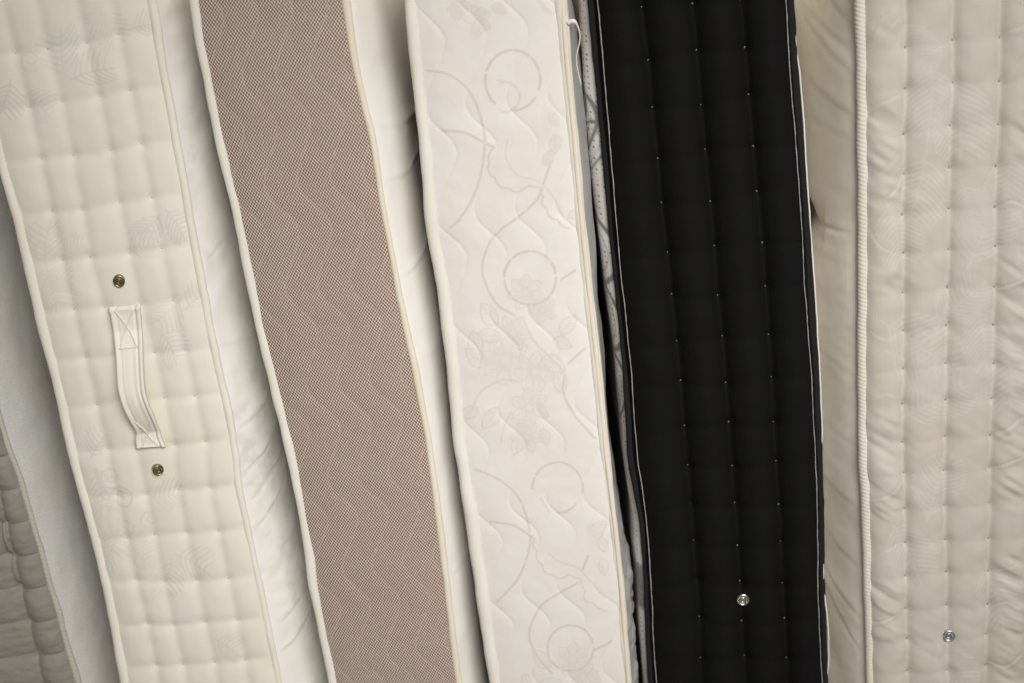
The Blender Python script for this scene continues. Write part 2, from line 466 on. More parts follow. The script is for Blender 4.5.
_tuft = {}
def tufts(m, root, pts, mat, size=0.0014, lift=0.0006):
    """the little stitched knots; one shared mesh, each knot its own part"""
    if mat not in _tuft:
        n1, n2 = 7, 10; a = np.linspace(0, np.pi, n1)[:, None]; b = np.linspace(0, 2 * np.pi, n2, endpoint=False)[None, :]
        v = np.stack(np.broadcast_arrays(np.sin(a) * np.cos(b) * (1 + 0.25 * np.sin(3 * b)), 0.55 * np.cos(a) + 0 * b, 1.35 * np.sin(a) * np.sin(b)), -1)
        me = raw_mesh('tuft', v * size, grid_quads(n1, n2, wrap=True)); me.materials.append(MAT[mat]); _tuft[mat] = me
    for i, (px, py) in enumerate(pts):
        if not (-4 < px < 1030 and -4 < py < 690): continue
        o = bpy.data.objects.new('tuft', _tuft[mat]); COL.objects.link(o); o.parent = root
        p = m.surf(px, py); p[1] -= lift; o.location = p
        o.rotation_euler = (0, random.uniform(-0.9, 0.9), 0); k = random.uniform(0.75, 1.2); o.scale = (k, k, k * random.uniform(0.8, 1.15))


def lathe(name, prof, mat, parent, loc, n=40, tilt=(0, 0)):
    a = np.linspace(0, 2 * np.pi, n, endpoint=False)
    V = np.array([[[r * math.cos(t), -d, r * math.sin(t)] for t in a] for r, d in prof])
    o = link(name, raw_mesh(name, V, grid_quads(len(prof), n, wrap=True)), mat, parent)
    o.location = loc; o.rotation_euler = (tilt[0], 0, tilt[1])
    return o


def vent(m, root, px, py, r, rim, gz, tilt=(0, 0), stretch=1.0, lift=0.002):
    p = m.surf(px, py); p[1] -= lift
    o = lathe('vent', [(r * 1.0, -0.012), (r * 1.0, 0.0006), (r * 0.95, 0.0020), (r * 0.84, 0.0027), (r * 0.72, 0.0022), (r * 0.64, 0.0010), (r * 0.60, -0.0006)], MAT[rim], root, p, tilt=tilt)
    o.scale = (stretch, 1, 1)
    lathe('gauze', [(r * 0.62, -0.0002), (r * 0.45, 0.0003), (r * 0.2, 0.0006), (0.00005, 0.0007)], MAT[gz], o, (0, 0, 0))
    lathe('inner_ring', [(r * 0.40, 0.0004), (r * 0.36, 0.0012), (r * 0.30, 0.0012), (r * 0.26, 0.0006)], MAT[rim], o, (0, 0, 0), n=28)
    return o


def soften(h, k):
    w = np.hanning(2 * k + 3)[1:-1]; w /= w.sum()
    p = np.pad(h, ((k, k), (k, k)), mode='edge')
    p = sum(w[i] * p[i:i + h.shape[0], :] for i in range(2 * k + 1))
    return sum(w[i] * p[:, i:i + h.shape[1]] for i in range(2 * k + 1))


q_ = lambda f, p: 1 - np.abs(2 * (f - np.floor(f)) - 1) ** p


def leaf(cx, cy, ang, length, n=7, w=1.5, st=0.8, spread=0.9, curl=0.25):
    """palmette: rib with curved barbs either side; photo px"""
    out = []; ca, sa = math.cos(ang), math.sin(ang)
    def T(a, b): return (cx + a * ca - b * sa, cy + a * sa + b * ca)
    rib = [T(length * t, curl * length * t * t) for t in np.linspace(0, 1, 6)]; out.append((rib, w, st, 0))
    for i in range(n):
        t = 0.12 + 0.8 * i / n; bl = length * 0.5 * spread * math.sin(math.pi * (0.2 + 0.75 * t))
        for sg in (-1, 1):
            out.append(([T(length * t + bl * 0.75 * k, curl * length * t * t + sg * bl * (k ** 0.75)) for k in (0, 0.35, 0.7, 1)], w, st, 0))
    return out


def lens(cx, cy, ang, length, wid=0.34, w=1.1, st=0.6, hatch=5, curl=0.18):
    """leaf or petal: two curved edges, a rib and hatching; photo px"""
    ca, sa = math.cos(ang), math.sin(ang)
    def T(a, b):
        b = b + curl * a * a / length; return (cx + a * ca - b * sa, cy + a * sa + b * ca)
    prof = lambda t: wid * length * math.sin(math.pi * t) ** 0.8 * (1 - 0.25 * t)
    ts = np.linspace(0, 1, 8)
    out = [([T(length * t, sg * prof(t)) for t in ts], w, st, 0) for sg in (-1, 1)] + [([T(length * t, 0) for t in np.linspace(0, 0.9, 4)], w * 0.8, st * 0.8, 0)]
    for i in range(hatch):
        t = 0.15 + 0.65 * i / max(1, hatch)
        for sg in (-1, 1): out.append(([T(length * t, 0), T(length * min(1, t + 0.15), sg * 0.85 * prof(min(1, t + 0.15)))], w * 0.7, st * 0.55, 0))
    return out


def flower(cx, cy, r, n, a0=0.0, st=0.6):
    out = []
    for i in range(n):
        a = a0 + 2 * math.pi * i / n; out += lens(cx + 0.25 * r * math.cos(a), cy + 0.25 * r * math.sin(a), a, r * 0.85, 0.4, 1.0, st, 3, 0.1)
    return out + [([(cx + 0.22 * r * math.cos(t), cy + 0.22 * r * math.sin(t)) for t in np.linspace(0, 2 * math.pi, 9)], 1.2, st, 0)]


def scroll(cx, cy, r, a0, turns, w=1.8, st=0.8, flip=1):
    return ([(cx + flip * r * (1 - 0.75 * t) * math.cos(a0 + turns * 2 * math.pi * t), cy + r * (1 - 0.75 * t) * math.sin(a0 + turns * 2 * math.pi * t)) for t in np.linspace(0, 1, 14)], w, st, 0)


# ================================================================== the six mattresses
# ---- dim tufted mattress at the far left
M0 = Mattress(0.05, right=[(441, 9, 3), (483, 24.5, 18.5), (524, 36, 30.5), (566, 48, 42), (607, 60, 54), (648, 71, 64.5), (683, 82, 75)], width=0.24, height=1.47).grid(0.0018)
R0 = root_for('dim grey tufted mattress with twisted cord edge, cut off at the left edge')
cA = [(0 - 26 + (y - 440) * 0.30, y) for y in range(424, 720, 33)]
cB = [(2 + (y - 520) * 0.235 + 2, y + 3) for y in range(424, 720, 33)]
ci, rw, _ = M0.phases([cA, cB])
h0 = 0.004 * q_(M0.F, 8) + 0.0115 * (q_(ci, 2.2) ** 0.7) * (0.35 + 0.65 * q_(rw, 2.4) ** 0.6)
h0 += 0.0012 * fbm(M0.U * 40, M0.V * 70, 5)
h0 = M0.dimples(h0, cA + cB, 0.004, 0.008)
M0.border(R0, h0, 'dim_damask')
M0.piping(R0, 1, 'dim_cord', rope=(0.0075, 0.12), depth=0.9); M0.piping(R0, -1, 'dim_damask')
M0.panel(R0, 1, lambda Z, D: 0.040 + 0.006 * vnoise(Z * 4, D * 4, 3), 'grey_knit', lam=0.16, fine=True,
         extra=lambda D, Z: 0.0012 * fbm(D * 25, Z * 25, 21))
M0.panel(R0, -1, 0.02, 'grey_knit')
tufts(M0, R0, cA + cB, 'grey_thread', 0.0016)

# ---- cream quilted mattress with handle
M1 = Mattress(0.0, left=[(110, -14, -3), (168, -1, 8.5), (225, 15, 26), (326, 37, 49), (393, 55, 66), (455, 68.5, 79), (520, 86, 96), (588, 103, 113), (683, 120, 131)],
              right=[(0, 158, 147), (67, 167, 158), (135, 180, 171), (228, 196, 187.5), (326, 214, 205), (393, 228, 220), (425, 235, 227), (492, 243, 235.5), (545, 254.5, 248), (604, 268, 260), (683, 282, 276)], height=1.45).grid(0.00125)
R1 = root_for('cream tufted mattress with a fabric strap handle and two brass vents on its side')
t1 = [[(13.5, 53.9), (28, 108.4), (39.7, 160), (50.5, 212.8), (60.6, 262), (72.4, 311), (84, 359.7), (95, 406.8), (106, 451), (116, 497), (126, 540.5), (134.7, 582.6), (146.5, 626), (155, 668)],
      [(46, 49.8), (60, 102.7), (71.4, 156.6), (80.8, 211.4), (89, 258.7), (103, 309), (115, 358), (127, 403), (135, 449), (145, 497), (153, 537), (163, 584), (171.7, 627.4), (182, 667)],
      [(85, 43.8), (97.6, 97.6), (109.4, 151.5), (117.8, 203.7), (128, 255), (139.7, 306), (153, 354.6), (163, 400), (173, 447), (177, 492), (185, 535.5), (195, 582.6), (203.7, 624.7), (213.8, 665)],
      [(117, 35.4), (128, 91), (139.7, 144.8), (150.5, 198.7), (160, 250), (171, 302), (183.5, 353), (193.6, 398), (204, 444), (208, 490), (217, 534), (227, 581), (236, 623), (244, 663)]]
ci, rw, _ = M1.phases(t1)
rw = rw + 0.02 * vnoise(M1.U * 30, M1.V * 20, 2)
h1 = 0.006 * q_(M1.F, 5) + 0.0040 * q_(ci, 2.6) * (0.35 + 0.65 * q_(rw, 2.8) ** 0.8)
h1 += 0.0007 * fbm(M1.U * 28, M1.V * 28, 31)
allt1 = [p for c in t1 for p in c]
h1 = soften(h1, 6)
h1 = M1.dimples(h1, allt1, 0.0030, 0.0075)
mo = []
for (x, y, a, l) in ((66, 78, -1.9, 50), (70, 80, -0.5, 44), (45, 268, -1.7, 46), (46, 272, 1.1, 40), (44, 275, 0.1, 30), (60, 250, -0.4, 26), (90, 460, -1.2, 34), (95, 470, 1.2, 46),
                     (118, 520, 1.6, 40), (108, 545, 2.0, 44), (125, 545, 0.5, 30), (180, 300, 2.2, 36), (186, 310, -0.9, 34), (160, 330, 0.9, 38), (10, 80, 1.7, 40), (20, 95, 0.4, 36), (130, 30, -0.4, 34), (118, 20, 2.8, 32),
                     (165, 210, 0.8, 36), (160, 215, 2.2, 34), (175, 555, 0.3, 40), (172, 560, 1.7, 36), (215, 640, 0.4, 30), (150, 500, -0.3, 34), (100, 10, 1.0, 40), (125, 250, -0.3, 34)):
    mo += leaf(x, y, a, l, n=6, w=1.4, st=0.7)
for (x, y, r, a) in ((44, 250, 13, 0.3), (52, 285, 11, 2.0), (110, 478, 12, 1.0), (122, 500, 14, 3.0), (128, 530, 13, 0.5), (100, 500, 11, 4.0), (30, 60, 12, 1.0), (150, 520, 10, 2.0)):
    mo.append(scroll(x, y, r, a, 1.3, 1.6, 0.7))
mo.append(([(95, 470), (103, 492), (112, 500), (108, 520), (115, 540), (130, 545)], 4, 0.5, 0))
k1 = M1.paint(mo) * (0.7 + 0.3 * vnoise(M1.U * 30, M1.V * 30, 8))
M1.border(R1, h1 + k1 * 0.0003, 'cream_damask', k1)
M1.piping(R1, -1, 'cream_tape', depth=0.8, seed=5); M1.piping(R1, 1, 'cream_tape', depth=0.8, seed=6, wob=0.0010)
def wr1(D, Z):
    e = 0.0016 * fbm(D * 18, Z * 30, 41)
    for z0, sl, a in ((0.815, 0.15, 0.004), (0.74, 0.5, 0.005), (0.70, 0.3, 0.0045), (0.66, 0.45, 0.0045), (0.60, 0.2, 0.003), (0.93, -0.1, 0.0025), (1.06, 0.08, 0.003), (1.2, 0.05, 0.002), (0.5, 0.3, 0.004), (0.45, 0.5, 0.005)):
        d = Z - z0 - sl * D + 0.006 * vnoise(D * 22, D * 0 + z0 * 50, 6)
        e = e + 0.2 * a * (np.exp(-((d - 0.008) / 0.008) ** 2) - 1.1 * np.exp(-(d / 0.0035) ** 2)) * np.clip(1.4 - D / 0.22, 0, 1)
    return e
def fl1(D, Z): return np.clip(fbm(D * 55, Z * 55, 51) * 3.2 - 0.5, 0, 1) * np.clip(fbm(D * 9, Z * 9, 55) * 3 + 0.5, 0, 1) * 0.8
M1.panel(R1, 1, lambda Z, D: np.interp(Z, [0.4, 1.4], [0.058, 0.026]) + 0.004 * vnoise(Z * 6, D * 5, 13), 'ivory_satin', lam=0.11, fine=True, extra=wr1, mask=fl1)
M1.panel(R1, -1, 0.012, 'ivory_satin')
tufts(M1, R1, allt1, 'dim_cord', 0.0009)
vent(M1, R1, 119, 281, 0.0088, 'antique_brass', 'brass_gauze', (0.05, 0.1), 0.88); vent(M1, R1, 158, 470, 0.0086, 'antique_brass', 'brass_gauze', (0.02, 0.45), 0.9)
# strap handle, bowed outward between its two sewn ends
hl = catmull([(108.5, 308.5), (111.5, 322), (114, 340), (116, 362), (117.5, 387), (122, 405), (129, 420), (135.3, 431), (135.5, 440), (136.5, 449)], 14)
hr = catmull([(139.7, 306), (141, 320), (142.2, 336), (143, 362), (144.8, 390), (149, 405), (154, 417), (158.5, 428), (161, 437), (165.6, 447.5)], 14)
n = len(hl); nu = 33; top = np.zeros((n, nu, 3))
for i in range(n):
    t = i / (n - 1)
    arch = 0.021 * math.sin(math.pi * min(max((t - 0.18) / 0.64, 0), 1)) ** 1.1
    for j in range(nu):
        f = j / (nu - 1); px = hl[i][0] * (1 - f) + hr[i][0] * f; py = hl[i][1] * (1 - f) + hr[i][1] * f
        y = M1.y - 0.0150 - arch
        edge = 0.0024 * (math.exp(-((f - 0.07) / 0.06) ** 2) + math.exp(-((f - 0.93) / 0.06) ** 2)) - 0.0016 * (math.exp(-((f - 0.19) / 0.035) ** 2) + math.exp(-((f - 0.81) / 0.035) ** 2))
        edge -= 0.0014 * math.sin(math.pi * min(max((t - 0.2) / 0.6, 0), 1)) * math.exp(-((f - 0.62) / 0.09) ** 2)
        if t < 0.06: edge += 0.0016 * (1 - t / 0.06)
        if t > 0.95: edge += 0.0012 * (t - 0.95) / 0.05
        end = min(t, 1 - t) * (n - 1); edge -= 0.004 * max(0, 1 - end / 2.0)
        x, z = at(px, py, y); top[i, j] = (x, y - edge, z)
bot = top.copy(); bot[..., 1] += 0.0035
ring = np.concatenate([top, bot[:, ::-1]], 1)
me = raw_mesh('handle', ring, grid_quads(n, 2 * nu, wrap=True), np.stack(np.broadcast_arrays(np.linspace(0, 0.1, 2 * nu)[None], np.linspace(0, 0.2, n)[:, None]), -1), {'weave': np.zeros(n * 2 * nu)})
HD = link('handle', me, MAT['cream_tape'], R1)
def on_handle(i, j): p = top[int(i), int(j)].copy(); p[1] -= 0.0009; return p
for r0, r1 in ((3, 34), (n - 40, n - 4)):
    for a, b in (((r0, 6), (r1, 26)), ((r0, 26), (r1, 6)), ((r1, 5), (r1, 27))):
        tube3('cross_stitch', [on_handle(round(a[0] + (b[0] - a[0]) * t), round(a[1] + (b[1] - a[1]) * t)) for t in np.linspace(0, 1, 14)], 0.0011, MAT['cream_tape'], HD)

# ---- brown mesh mattress
M2 = Mattress(-0.02, left=[(0, 190, 200), (41, 195, 204), (82, 204, 212.7), (140, 215, 224.7), (181, 225, 233.5), (222, 234.5, 243), (280, 246, 255.5), (321, 254, 262.5), (362, 263.5, 273), (420, 278, 287.8), (461, 287.6, 297), (502, 297, 305), (552, 304.3, 314), (584, 308.6, 318), (625, 317, 325), (683, 329, 338)],
              right=[(0, 350, 341), (67, 358.5, 351.5), (135, 375, 368.5), (228, 389.5, 384), (292, 402, 395.5), (360, 417, 410), (454, 433.5, 427.3), (520, 442, 435), (588, 450.5, 444), (683, 462, 455.5)], height=1.44).grid(0.00125)
R2 = root_for('brown mesh sided mattress with wavy quilting and wide white edge tape')
def waves(m, ref, P, S, A):
    u0, v0 = m.uv_of(*ref)
    ph = 2 * np.pi * (m.V - v0) / P
    g = (m.U - u0 + A * (1 - np.cos(ph) - 0.12 * np.sin(2 * ph))) / S
    d = np.abs(g - np.round(g)) * S
    return g, d
PW = abs(M2.uv_of(418.5, 513.6)[1] - M2.uv_of(432, 601)[1])
g2, d2 = waves(M2, (418.5, 513.6), PW, 0.043, 0.0155)
h2 = 0.007 * q_(M2.F, 4) + 0.0006 * np.sin(np.pi / 2 * np.clip(d2 / 0.0215, 0, 1)) + 0.0004 * (1 - np.exp(-d2 / 0.002)) + 0.0004 * fbm(M2.U * 30, M2.V * 30, 61)
M2.border(R2, h2, 'brown_mesh', np.clip((0.0013 - d2) / 0.0008, 0, 1))
M2.piping(R2, -1, 'white_tape', depth=0.75, seed=11, scale=1.05); M2.piping(R2, 1, 'cream_braid', depth=0.9, seed=12, scale=1.1)
def wr2(D, Z):
    e = 0.0010 * fbm(D * 16, Z * 20, 71)
    r = np.sqrt(((D - 0.30) / 1.5) ** 2 + (Z - 1.155) ** 2)
    e = e - 0.020 * np.exp(-(r / 0.035) ** 1.2)
    for z0, sl, a in ((1.165, 0.0, 0.004), (1.11, 0.25, 0.005), (1.20, -0.12, 0.003), (0.95, 0.1, 0.002), (0.8, -0.05, 0.002), (0.62, 0.1, 0.0025), (0.5, 0.15, 0.0025)):
        d = Z - z0 - sl * (D - 0.3) + 0.004 * vnoise(D * 18, D * 0 + z0 * 40, 7)
        e = e + a * (np.exp(-((d - 0.008) / 0.008) ** 2) - np.exp(-(d / 0.004) ** 2)) * np.exp(-((D - 0.22) / 0.15) ** 2)
    return e
M2.panel(R2, 1, lambda Z, D: np.interp(Z, [0.4, 1.4], [0.031, 0.041]) + 0.004 * vnoise(Z * 5, D * 3, 23), 'white_stretch', lam=0.11, fine=True, extra=wr2)
M2.panel(R2, -1, 0.012, 'white_stretch')

# ---- ivory floral mattress
M3 = Mattress(-0.03, left=[(0, 403.5, 416), (67, 410, 422.5), (135, 418.6, 431), (228, 425.7, 439.5), (292, 437, 450.5), (360, 445.5, 459), (454, 454.7, 467.5), (520, 465, 479), (588, 475, 489), (683, 489, 500.5)],
              right=[(0, 567.4, 554), (67, 572, 560), (135, 578.6, 567), (228, 586.5, 575.5), (292, 593.6, 582), (360, 601, 590), (454, 610.3, 599.5), (520, 617.5, 609), (588, 624.5, 616.5), (683, 632, 623)], height=1.455).grid(0.00115)
R3 = root_for('ivory mattress with wavy quilting and woven rings and flowers on its side')
PW3 = abs(M3.uv_of(528, 37)[1] - M3.uv_of(538.5, 148)[1])
g3, d3 = waves(M3, (528, 37), PW3, 0.0515, 0.0165)
h3 = 0.006 * q_(M3.F, 5) + 0.0008 * np.sin(np.pi / 2 * np.clip(d3 / 0.0257, 0, 1)) + 0.0006 * (1 - np.exp(-d3 / 0.0020)) + 0.0004 * fbm(M3.U * 30, M3.V * 30, 81)
c1 = lambda pts: [(390 + x / 2.97, y / 2.97) for x, y in pts]
c2 = lambda pts: [(400 + x / 2.97, 225 + y / 2.97) for x, y in pts]
c3 = lambda pts: [(440 + x / 2.97, 453 + y / 2.97) for x, y in pts]
ell = lambda cx, cy, rx, ry, a0, a1, n=14: [(cx + rx * math.cos(math.radians(a)), cy + ry * math.sin(math.radians(a))) for a in np.linspace(a0, a1, n)]
def frill(pts, amp=1.6, n=9):
    c = catmull(pts, 10); out = []
    for i, p in enumerate(c):
        d = c[min(i + 1, len(c) - 1)] - c[max(i - 1, 0)]; d = d / (np.linalg.norm(d) + 1e-9); s_ = abs(math.sin(i * math.pi / n)) * amp * 1.6
        out.append((p[0] - d[1] * s_, p[1] + d[0] * s_))
    return out
st = []
st += [(c1(ell(365, 240, 82, 90, 200, 380)), 1.9, 0.95, 17), (c1(ell(365, 240, 82, 90, 130, 190)), 1.9, 0.95, 12), (c1(ell(365, 240, 82, 90, 35, 85)), 1.9, 0.95, 0),
       (c1([(110, 212), (180, 225), (240, 280), (275, 370), (281, 440), (265, 540), (230, 620), (190, 670)]), 1.9, 0.85, 0),
       (c1([(155, 390), (220, 395), (270, 420), (310, 440)]), 1.9, 0.9, 0),
       (frill(c1([(310, 440), (295, 490), (320, 540), (370, 565), (430, 550), (455, 575), (460, 610), (490, 650), (535, 680)])), 1.5, 0.8, 0),
       (c1([(350, 415), (345, 470), (380, 522), (440, 540), (480, 580), (515, 645)]), 1.2, 0.55, 0),
       (c1([(480, 480), (462, 530), (440, 590), (390, 640), (330, 683)]), 1.9, 0.9, 30),
       (c1(ell(345, 290, 40, 45, -120, 120)), 1.4, 0.6, 0), (c1([(320, 240), (345, 245), (385, 275), (380, 310), (350, 335)]), 1.2, 0.55, 0),
       (c1([(440, 0), (460, 25), (480, 45)]), 3.0, 0.5, 5)]
for (x, y, a, l) in ((205, 60, -1.9, 62), (262, 112, -1.6, 60), (300, 20, 0.2, 50), (250, 40, -0.3, 40), (470, 340, 0.7, 50), (490, 400, 1.4, 60), (480, 450, 1.9, 50)):
    st += [(p, 1.0, 0.6, 0) for p in [q[0] for q in lens(*c1([(x, y)])[0], a, l / 2.97)]]
st += [(c2([(320, 0), (270, 50), (245, 120), (255, 180), (290, 240), (340, 270)]), 1.9, 0.85, 0),
       (c2(ell(387, 160, 77, 80, 0, 350, 24)), 1.9, 0.95, 21),
       (c2([(480, 165), (520, 140)]), 1.9, 0.9, 0), (c2([(500, 415), (550, 372)]), 1.9, 0.9, 0),
       (c2([(490, 450), (485, 500), (520, 570), (580, 640)]), 1.9, 0.9, 0),
       (c2([(215, 550), (240, 500), (300, 465), (350, 470)]), 1.8, 0.6, 0), (c2([(150, 10), (180, -12)]), 1.9, 0.8, 0),
       (c2([(370, 290), (400, 350), (470, 420), (490, 450)]), 1.6, 0.6, 0), (c2([(330, 560), (310, 600), (300, 650)]), 1.6, 0.5, 0)]
for (x, y, a, l) in ((290, 300, -2.4, 80), (240, 390, -2.1, 76), (300, 330, 3.0, 70), (260, 420, -2.7, 80), (480, 330, -1.1, 70), (455, 345, 0.2, 60), (420, 400, 0.3, 80), (290, 545, 2.0, 76), (230, 545, 2.4, 60), (390, 540, 0.4, 60),
                     (360, 620, 1.7, 70), (420, 610, 1.0, 50), (460, 440, 1.0, 70), (500, -20, -0.4, 40)):
    st += lens(*c2([(x, y)])[0], a, l / 2.97)
st += [(c3([(105, 55), (170, 80), (220, 120), (250, 170), (268, 250), (260, 310), (230, 380), (170, 450)]), 1.9, 0.85, 34),
       (c3(ell(350, 110, 75, 78, 180, 370)), 1.9, 0.9, 16), (c3(ell(350, 110, 70, 72, 40, 90)), 1.9, 0.9, 12),
       (c3([(150, 210), (220, 220), (280, 260)]), 1.9, 0.9, 0),
       (frill(c3([(280, 260), (290, 300), (310, 345), (350, 370), (400, 365), (430, 400), (440, 440), (500, 470)])), 1.4, 0.75, 0),
       (c3([(320, 300), (360, 330), (410, 345), (450, 390), (490, 440)]), 1.2, 0.5, 0),
       (c3([(440, 310), (425, 350)]), 2.2, 0.9, 0), (c3([(410, 390), (350, 425), (300, 460), (265, 540), (290, 610), (335, 660)]), 1.9, 0.9, 0),
       (c3(ell(388, 585, 68, 68, 0, 350, 22)), 1.9, 0.9, 18), (c3([(460, 590), (510, 568)]), 2.2, 0.9, 14), (c3([(300, 140), (325, 180)]), 1.6, 0.6, 0)]
for (x, y, a, l) in ((450, 250, -0.9, 60), (470, 260, 0.8, 50), (440, 230, 0.3, 50), (330, 640, -2.6, 70), (360, 680, 2.6, 80), (430, 650, 0.5, 60), (250, 660, 1.2, 50), (480, 320, 1.2, 50)):
    st += lens(*c3([(x, y)])[0], a, l / 2.97)
for (f, x, y, r_, n_, a0) in ((c2, 375, 205, 52, 7, 0.2), (c2, 425, 255, 40, 5, 0.5), (c2, 315, 405, 70, 8, 0.1), (c2, 335, 325, 52, 6, 0.0), (c2, 400, 440, 58, 7, 0.3), (c2, 385, 545, 55, 6, 0.4), (c2, 375, 635, 46, 6, 0), (c3, 395, 620, 50, 7, 0.2), (c3, 425, 665, 42, 6, 0.1), (c1, 262, 60, 40, 5, 0.6), (c1, 205, 15, 36, 5, 0.1)):
    st += flower(*f([(x, y)])[0], r_ / 2.97, n_, a0, 0.52)
k3 = M3.paint(st)
for (f, x, y, rx, ry, s_, ro) in ((c2, 375, 200, 15, 14, 0.5, 0), (c2, 420, 255, 14, 12, 0.42, 0.4), (c2, 310, 405, 20, 16, 0.55, 0), (c2, 340, 330, 14, 18, 0.32, 0.5), (c2, 400, 440, 18, 16, 0.35, 0.2), (c2, 385, 540, 13, 20, 0.4, 0.3), (c2, 375, 630, 9, 14, 0.4, 0),
                                  (c3, 395, 620, 17, 15, 0.45, 0), (c3, 420, 660, 14, 12, 0.4, 0), (c3, 460, 240, 10, 16, 0.35, 0.2), (c1, 200, 20, 10, 14, 0.3, 0.4), (c1, 262, 90, 8, 12, 0.3, 0), (c1, 470, 350, 8, 16, 0.3, 0)):
    px, py = f([(x, y)])[0]; k3 = M3.blob(k3, px, py, rx, ry, s_, ro)
k3 *= 0.60
M3.border(R3, h3 + 0.00025 * k3, 'ivory_damask', k3)
M3.piping(R3, -1, 'white_tape', depth=0.8, seed=15); M3.piping(R3, 1, 'white_tape', depth=0.7, seed=16)
rb = (M3.Ro * 0.62 + M3.Ri * 0.38)
P = np.stack([rb, np.full_like(rb, M3.y - 0.0042), M3.z], -1); tube('edge_braid', P, 0.0034, 0.0022, MAT['cream_braid'], R3, 14)
def wr3(D, Z):
    low = np.clip((0.75 - Z) / 0.2, 0, 1)
    return 0.0015 * fbm(D * 30, Z * 12, 91) + low * 0.005 * (np.abs(fbm(D * 40, Z * 26, 95)) - 0.4)
M3.panel(R3, 1, lambda Z, D: np.interp(Z, [0.4, 0.6, 0.72, 0.86, 0.95, 1.05, 1.2, 1.45], [0.015, 0.016, 0.012, 0.010, 0.014, 0.0175, 0.0185, 0.018]) + 0.0015 * vnoise(Z * 9, D * 3, 33), 'polythene', lam=0.04, fine=True, extra=wr3)
M3.panel(R3, -1, 0.012, 'white_stretch')
yt = M3.y - 0.004
tp = catmull([(568, 23), (572, 21), (575.5, 22.5), (578, 27), (580, 35), (579.5, 43), (578, 49), (576.5, 57), (577, 66), (579, 76), (581, 84)], 5)
tube3('loose_thread', [(*[at(p[0], p[1], yt)[0]], yt - 0.002 * math.sin(i * 0.15), at(p[0], p[1], yt)[1]) for i, p in enumerate(tp)], np.interp(np.arange(len(tp)), [0, 8, 12, 20, 60], [0.0030, 0.0030, 0.0012, 0.0008, 0.0005]), MAT['white_tape'], R3)

# ---- black mattress
M4 = Mattress(0.0, left=[(0, 587.4, 597), (67, 594, 603), (135, 600, 608.6), (228, 608, 616.3), (292, 615, 622.7), (360, 622, 629.7), (454, 627, 636.5), (490, 632.5, 642), (520, 639.5, 646), (588, 643.7, 651), (640, 645, 653), (683, 648, 656)],
              right=[(0, 794.5, 783.7), (67, 798.5, 787), (135, 804, 793), (228, 810, 799.5), (292, 815, 803), (360, 819, 808), (454, 823, 813.4), (520, 824.5, 815.2), (588, 825.5, 815.6), (683, 828.5, 820.4)], height=1.46).grid(0.00135)
R4 = root_for('black tufted mattress with pale corded edges, pale stitch knots and one vent')
t4 = [[(641.6, 7.4), (648.4, 60.6), (652.4, 107.7), (658, 159), (661.8, 203.4), (667.8, 253), (671.8, 295), (676.8, 341.8), (680.9, 381.6), (684.5, 426.6), (688, 466), (691, 504), (694, 542), (697, 580), (699.7, 618), (700.6, 659)],
      [(692.8, 4), (696.8, 50.5), (701.2, 105.4), (705.6, 150), (710.6, 202), (714.6, 246.5), (718, 296), (722.6, 337), (726, 383.6), (729, 423), (732.6, 467), (735, 504), (737.6, 546.6), (740, 582), (742, 622), (744.7, 657)],
      [(741, 0), (745, 47.8), (749, 95), (753.7, 147), (757.4, 192), (762.7, 243.5), (765.8, 287), (769, 335.4), (771.8, 378), (774, 423), (776.3, 462), (779, 505.6), (781, 543), (782.7, 584.6), (785, 620), (786.8, 659)]]
ci, rw, _ = M4.phases(t4)
h4 = 0.007 * q_(M4.F, 5) + 0.0210 * q_(ci, 1.8) ** 0.75 * (0.93 + 0.07 * q_(rw, 2.2)) + 0.0007 * fbm(M4.U * 25, M4.V * 25, 101)
allt4 = [p for c in t4 for p in c]
h4 = soften(h4, 4)
h4 = M4.dimples(h4, allt4, 0.004, 0.008)
M4.border(R4, h4, 'black_cloth')
M4.piping(R4, -1, 'black_tape', depth=0.55, seed=21, scale=1.0); M4.piping(R4, 1, 'black_tape', depth=0.55, seed=22)
for nm, e, sg in (('contrast_cord', M4.Li, 0), ('contrast_cord', M4.Ri, 0)):
    cc = np.clip((e - M4.Lc) / (M4.Rc - M4.Lc) * (M4.h.shape[1] - 1), 2, M4.h.shape[1] - 3).astype(int); ii = np.arange(len(M4.z))
    hh = np.max([M4.h[ii, cc + k] for k in (-2, -1, 0, 1, 2)], axis=0)
    P = np.stack([e + 0.0005 * fbm(M4.z * 30, M4.z * 0, 17), M4.y - np.maximum(0.0050, hh + 0.0004), M4.z], -1); tube(nm, P, 0.00065 * (1 + 0.25 * vnoise(M4.z * 120, M4.z * 0, 19)), 0.0010, MAT['pale_thread'], R4, 8)
hide = np.interp(M4.z, *zip(*sorted([(at(820, yy, 0)[1], v) for yy, v in ((-20, -.004), (50, -.002), (70, .0005), (120, .001), (160, 0.0), (300, 0.0), (430, 0.0), (455, -.003), (590, -.003), (612, .0005), (640, .0018), (660, .0010), (680, -.003))])))
P = np.stack([M4.Ro + hide + 0.0004 * fbm(M4.z * 40, M4.z * 0, 18), np.full_like(hide, M4.y - 0.0005), M4.z], -1); tube('contrast_cord', P, 0.0013, 0.0016, MAT['white_tape'], R4, 8)
